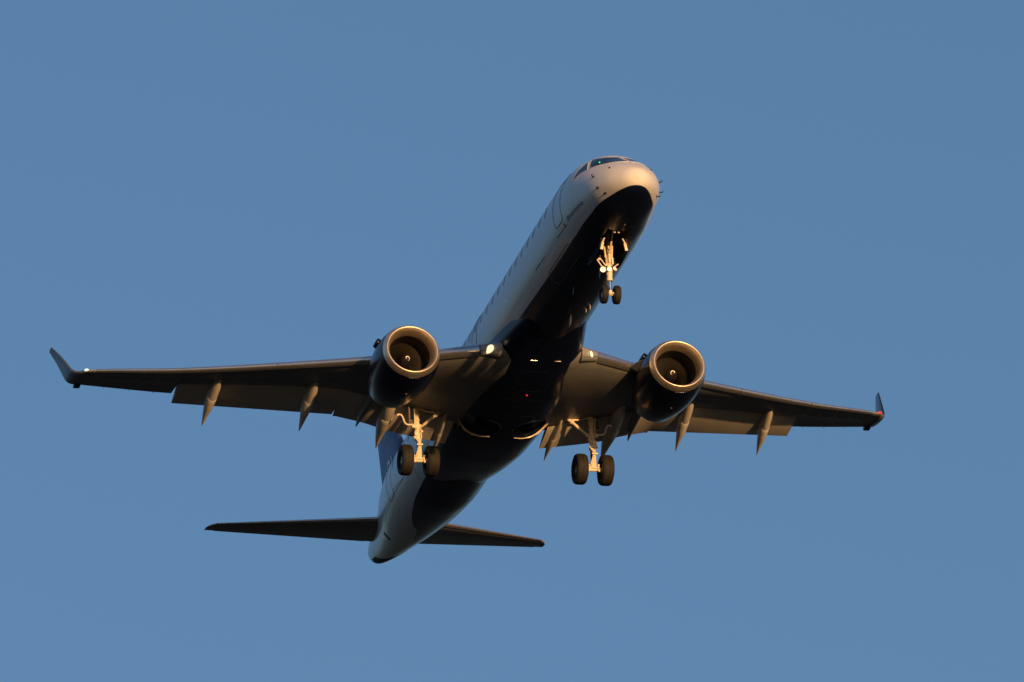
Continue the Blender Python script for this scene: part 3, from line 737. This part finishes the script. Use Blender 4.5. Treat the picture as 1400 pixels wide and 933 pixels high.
def main_gear(s):
    X = 17.27; Y = 2.98
    mb = MB()
    mb.tube([(X, Y-.02, -.55), (X, Y, -1.0), (X, Y, -1.02), (X, Y, -1.60), (X, Y, -1.62), (X, Y, -1.80), (X, Y, -1.82), (X, Y, -2.10), (X, Y, -2.12), (X, Y, -2.2)], [.08, .075, .075, .075, .115, .115, .09, .09, .11, .10], 20)
    mb.tube([(X-.11, Y+.10, -1.1), (X-.11, Y+.10, -1.75)], .03); mb.box((X-.06, Y+.13, -1.72), (.16, .16, .12), bev=.02)
    mb.tube([(X-.1, Y-.09, -1.75), (X-.1, Y-.1, -2.15)], .025); mb.box((X-.1, Y+.07, -1.98), (.1, .12, .16), bev=.015)
    mb.ball((X-.12, Y-.12, -1.9), .05); mb.ball((X-.1, Y+.12, -2.12), .055)
    mb.tube([(X, Y, -2.6), (X, Y, -2.74), (X, Y, -2.9)], [.075, .12, .13], 18)
    mb.tube([(X, Y-.42, -2.9), (X, Y+.42, -2.9)], .07, 16)
    for dy in (-.17, .17):
        mb.ball((X-.1, Y+dy, -2.78), .045); mb.ball((X-.12, Y+dy, -2.98), .05); mb.tube([(X-.1, Y+dy, -2.78), (X-.11, Y+dy, -2.98)], .025); mb.tube([(X-.1, Y+dy*.4, -2.86), (X-.1, Y+dy, -2.86)], .03)
    for z in (-.85, -1.25, -1.45, -1.62): mb.tube([(X, Y, z), (X, Y, z-.04)], .10, 18)
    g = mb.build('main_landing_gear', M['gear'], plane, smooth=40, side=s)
    MB().tube([(X, Y, -2.15), (X, Y, -2.75)], .072, 18).build('piston', M['steel'], g, side=s)
    b = MB()                               # torque links in front of the piston
    for z0, z1, x0, x1 in ((-2.15, -2.42, X-.10, X-.30), (-2.72, -2.42, X-.10, X-.30)):
        b.loft([[(x0, Y-.10, z0), (x0, Y+.10, z0), (x0+.03, Y+.10, z0-.05), (x0+.03, Y-.10, z0-.05)], [(x1, Y-.035, z1), (x1, Y+.035, z1), (x1+.03, Y+.035, z1-.05), (x1+.03, Y-.035, z1-.05)]])
    b.tube([(X-.29, Y-.09, -2.44), (X-.29, Y+.11, -2.44)], .035); b.build('torque_link', M['gear'], g, side=s)
    b = MB(); b.tube([(X-.02, Y-.12, -1.72), (X, 2.32, -1.22)], [.055, .05], 14); b.tube([(X, 2.34, -1.24), (X+.02, 1.72, -.72)], [.065, .055], 14); b.ball((X, 2.33, -1.23), .085); b.ball((X, Y-.13, -1.70), .085)
    b.build('side_brace', M['gear'], g, side=s)
    b = MB(); b.tube([(X-.02, Y-.06, -1.06), (X, 2.60, -1.14), (X, 2.33, -1.16)], [.035, .03, .035], 12); b.tube([(X-.08, 2.5, -1.05), (X-.05, 2.1, -.9)], .025); b.build('lock_link', M['gear'], g, side=s)
    b = MB(); b.box((X+.20, Y+.30, -1.12), (.80, .035, 1.05), bev=.012); b.tube([(X-.1, Y+.27, -.7), (X-.1, Y+.27, -1.6)], .02); b.tube([(X, Y+.1, -1.5), (X+.05, Y+.29, -1.45)], .03); b.build('gear_door', M['grey'], g, side=s)
    b = MB(); P_ = [(X-.05, Y+.68, -1.36), (X-.06, Y+.64, -1.31), (X-.07, Y+.55, -1.33), (X-.08, Y+.49, -1.44), (X-.08, Y+.44, -1.60), (X-.08, Y+.33, -1.67), (X-.07, Y+.12, -1.66)]
    fx = [pchip(list(range(7)), [q[i] for q in P_]) for i in range(3)]
    b.tube([(fx[0](t/4), fx[1](t/4), fx[2](t/4)) for t in range(25)], .032, 10); b.build('hydraulic_hose', M['gear'], g, side=s)
    for y in (2.54, 3.42): wheel((X+.02, y, -2.9), .52, .40, g, s)
    return g
for s in (1, -1): main_gear(s)
def nose_gear():
    X = 3.16
    mb = MB(); mb.tube([(X+.02, 0, -.6), (X, 0, -1.3), (X, 0, -1.32), (X, 0, -1.75), (X, 0, -1.77), (X, 0, -2.0), (X, 0, -2.05), (X, 0, -2.22)], [.06, .06, .07, .07, .10, .10, .085, .10], 18)
    mb.tube([(X-.02, -.24, -1.82), (X-.02, .3, -1.86)], .04); mb.tube([(X, -.14, -.9), (X, -.08, -1.7)], .03); mb.tube([(X, .14, -.9), (X, .08, -1.7)], .03)
    mb.tube([(X-.03, .40, -1.50), (X-.03, .26, -1.72), (X-.03, .12, -1.78)], .022); mb.tube([(X-.03, .30, -1.44), (X-.03, .12, -1.70)], .02); mb.ball((X-.03, .33, -1.48), .05)
    mb.tube([(X-.03, -.30, -1.62), (X-.03, -.14, -1.74)], .018); mb.ball((X-.10, 0, -1.22), .075); mb.box((X-.1, 0, -1.45), (.09, .08, .34), bev=.02); mb.box((X-.08, -.1, -1.55), (.08, .06, .24), bev=.015)
    mb.box((X-.08, .10, -1.52), (.07, .05, .2), bev=.015); mb.tube([(X, -.24, -2.68), (X, .24, -2.68)], .045, 12); mb.tube([(X, 0, -2.55), (X, 0, -2.7)], [.06, .075], 14)
    for dy in (-.06, .06): mb.ball((X-.07, dy, -2.66), .04)
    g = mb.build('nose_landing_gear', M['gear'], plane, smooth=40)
    MB().tube([(X, 0, -2.2), (X, 0, -2.6)], .05, 16).build('piston', M['steel'], g)
    b = MB(); b.tube([(X-.05, 0, -1.35), (X-.75, .0, -.72)], .035); b.build('drag_brace', M['gear'], g)
    b = MB()
    for z0, z1, x0, x1 in ((-2.2, -2.40, X+.08, X+.24), (-2.62, -2.40, X+.08, X+.24)):
        b.loft([[(x0, -.07, z0), (x0, .07, z0), (x0+.02, .07, z0-.04), (x0+.02, -.07, z0-.04)], [(x1, -.025, z1), (x1, .025, z1), (x1+.02, .025, z1-.04), (x1+.02, -.025, z1-.04)]])
    b.build('torque_link', M['gear'], g)
    for y in (.21, -.21): wheel((X+.02, y, -2.68), .305, .20, g, 1)
    for y, z, r_, m_ in ((.25, -1.89, .092, 'lamp'), (.03, -1.86, .08, 'lamp'), (-.14, -1.82, .05, 'lampdim')):
        b = MB(); b.lathe((X-.14, y, z), (1, 0, 0), [(0, 0), (.0, r_*.93)], 24, 1); b.lathe((X-.14, y, z), (1, 0, 0), [(0, r_*.93), (-.012, r_), (.02, r_*1.04), (.09, r_*.8), (.13, r_*.3), (.13, 0)], 24, 0)
        b.build('taxi_light', [M['gear'], M[m_]], g, smooth=40)
    for s in (1, -1):                       # forward and aft bay doors
        b = MB(); rings = []
        for x, h0, h1 in ((2.42, 0, .30), (2.48, 0, .36), (3.4, 0, .40), (3.85, 0, .36), (3.9, 0, .30)):
            e = F(x, PI-R(BAY[2])); y = e.y+.01
            rings.append([(x, y-.02, e.z+.02), (x, y+.03, e.z-.0), (x, y+.09, e.z-h1), (x, y+.045, e.z-h1-.01)])
        b.loft(rings); b.build('gear_door', M['navy'], g, smooth=30, side=s)
        b = MB(); b.box((2.46, .395, -1.30), (.05, .10, .27), rot=Matrix.Rotation(R(8)*1, 3, 'X'), bev=.012); b.tube([(2.46, .30, -1.02), (2.45, .38, -1.2)], .025); b.build('door_hinge_arm', M['gear'], g, side=s)
    for y in (.10, -.03): MB().box((1.92, y, -1.0), (.05, .06, .14), bev=.01).build('bay_bracket', M['gear'], g)
    return g
nose_gear()
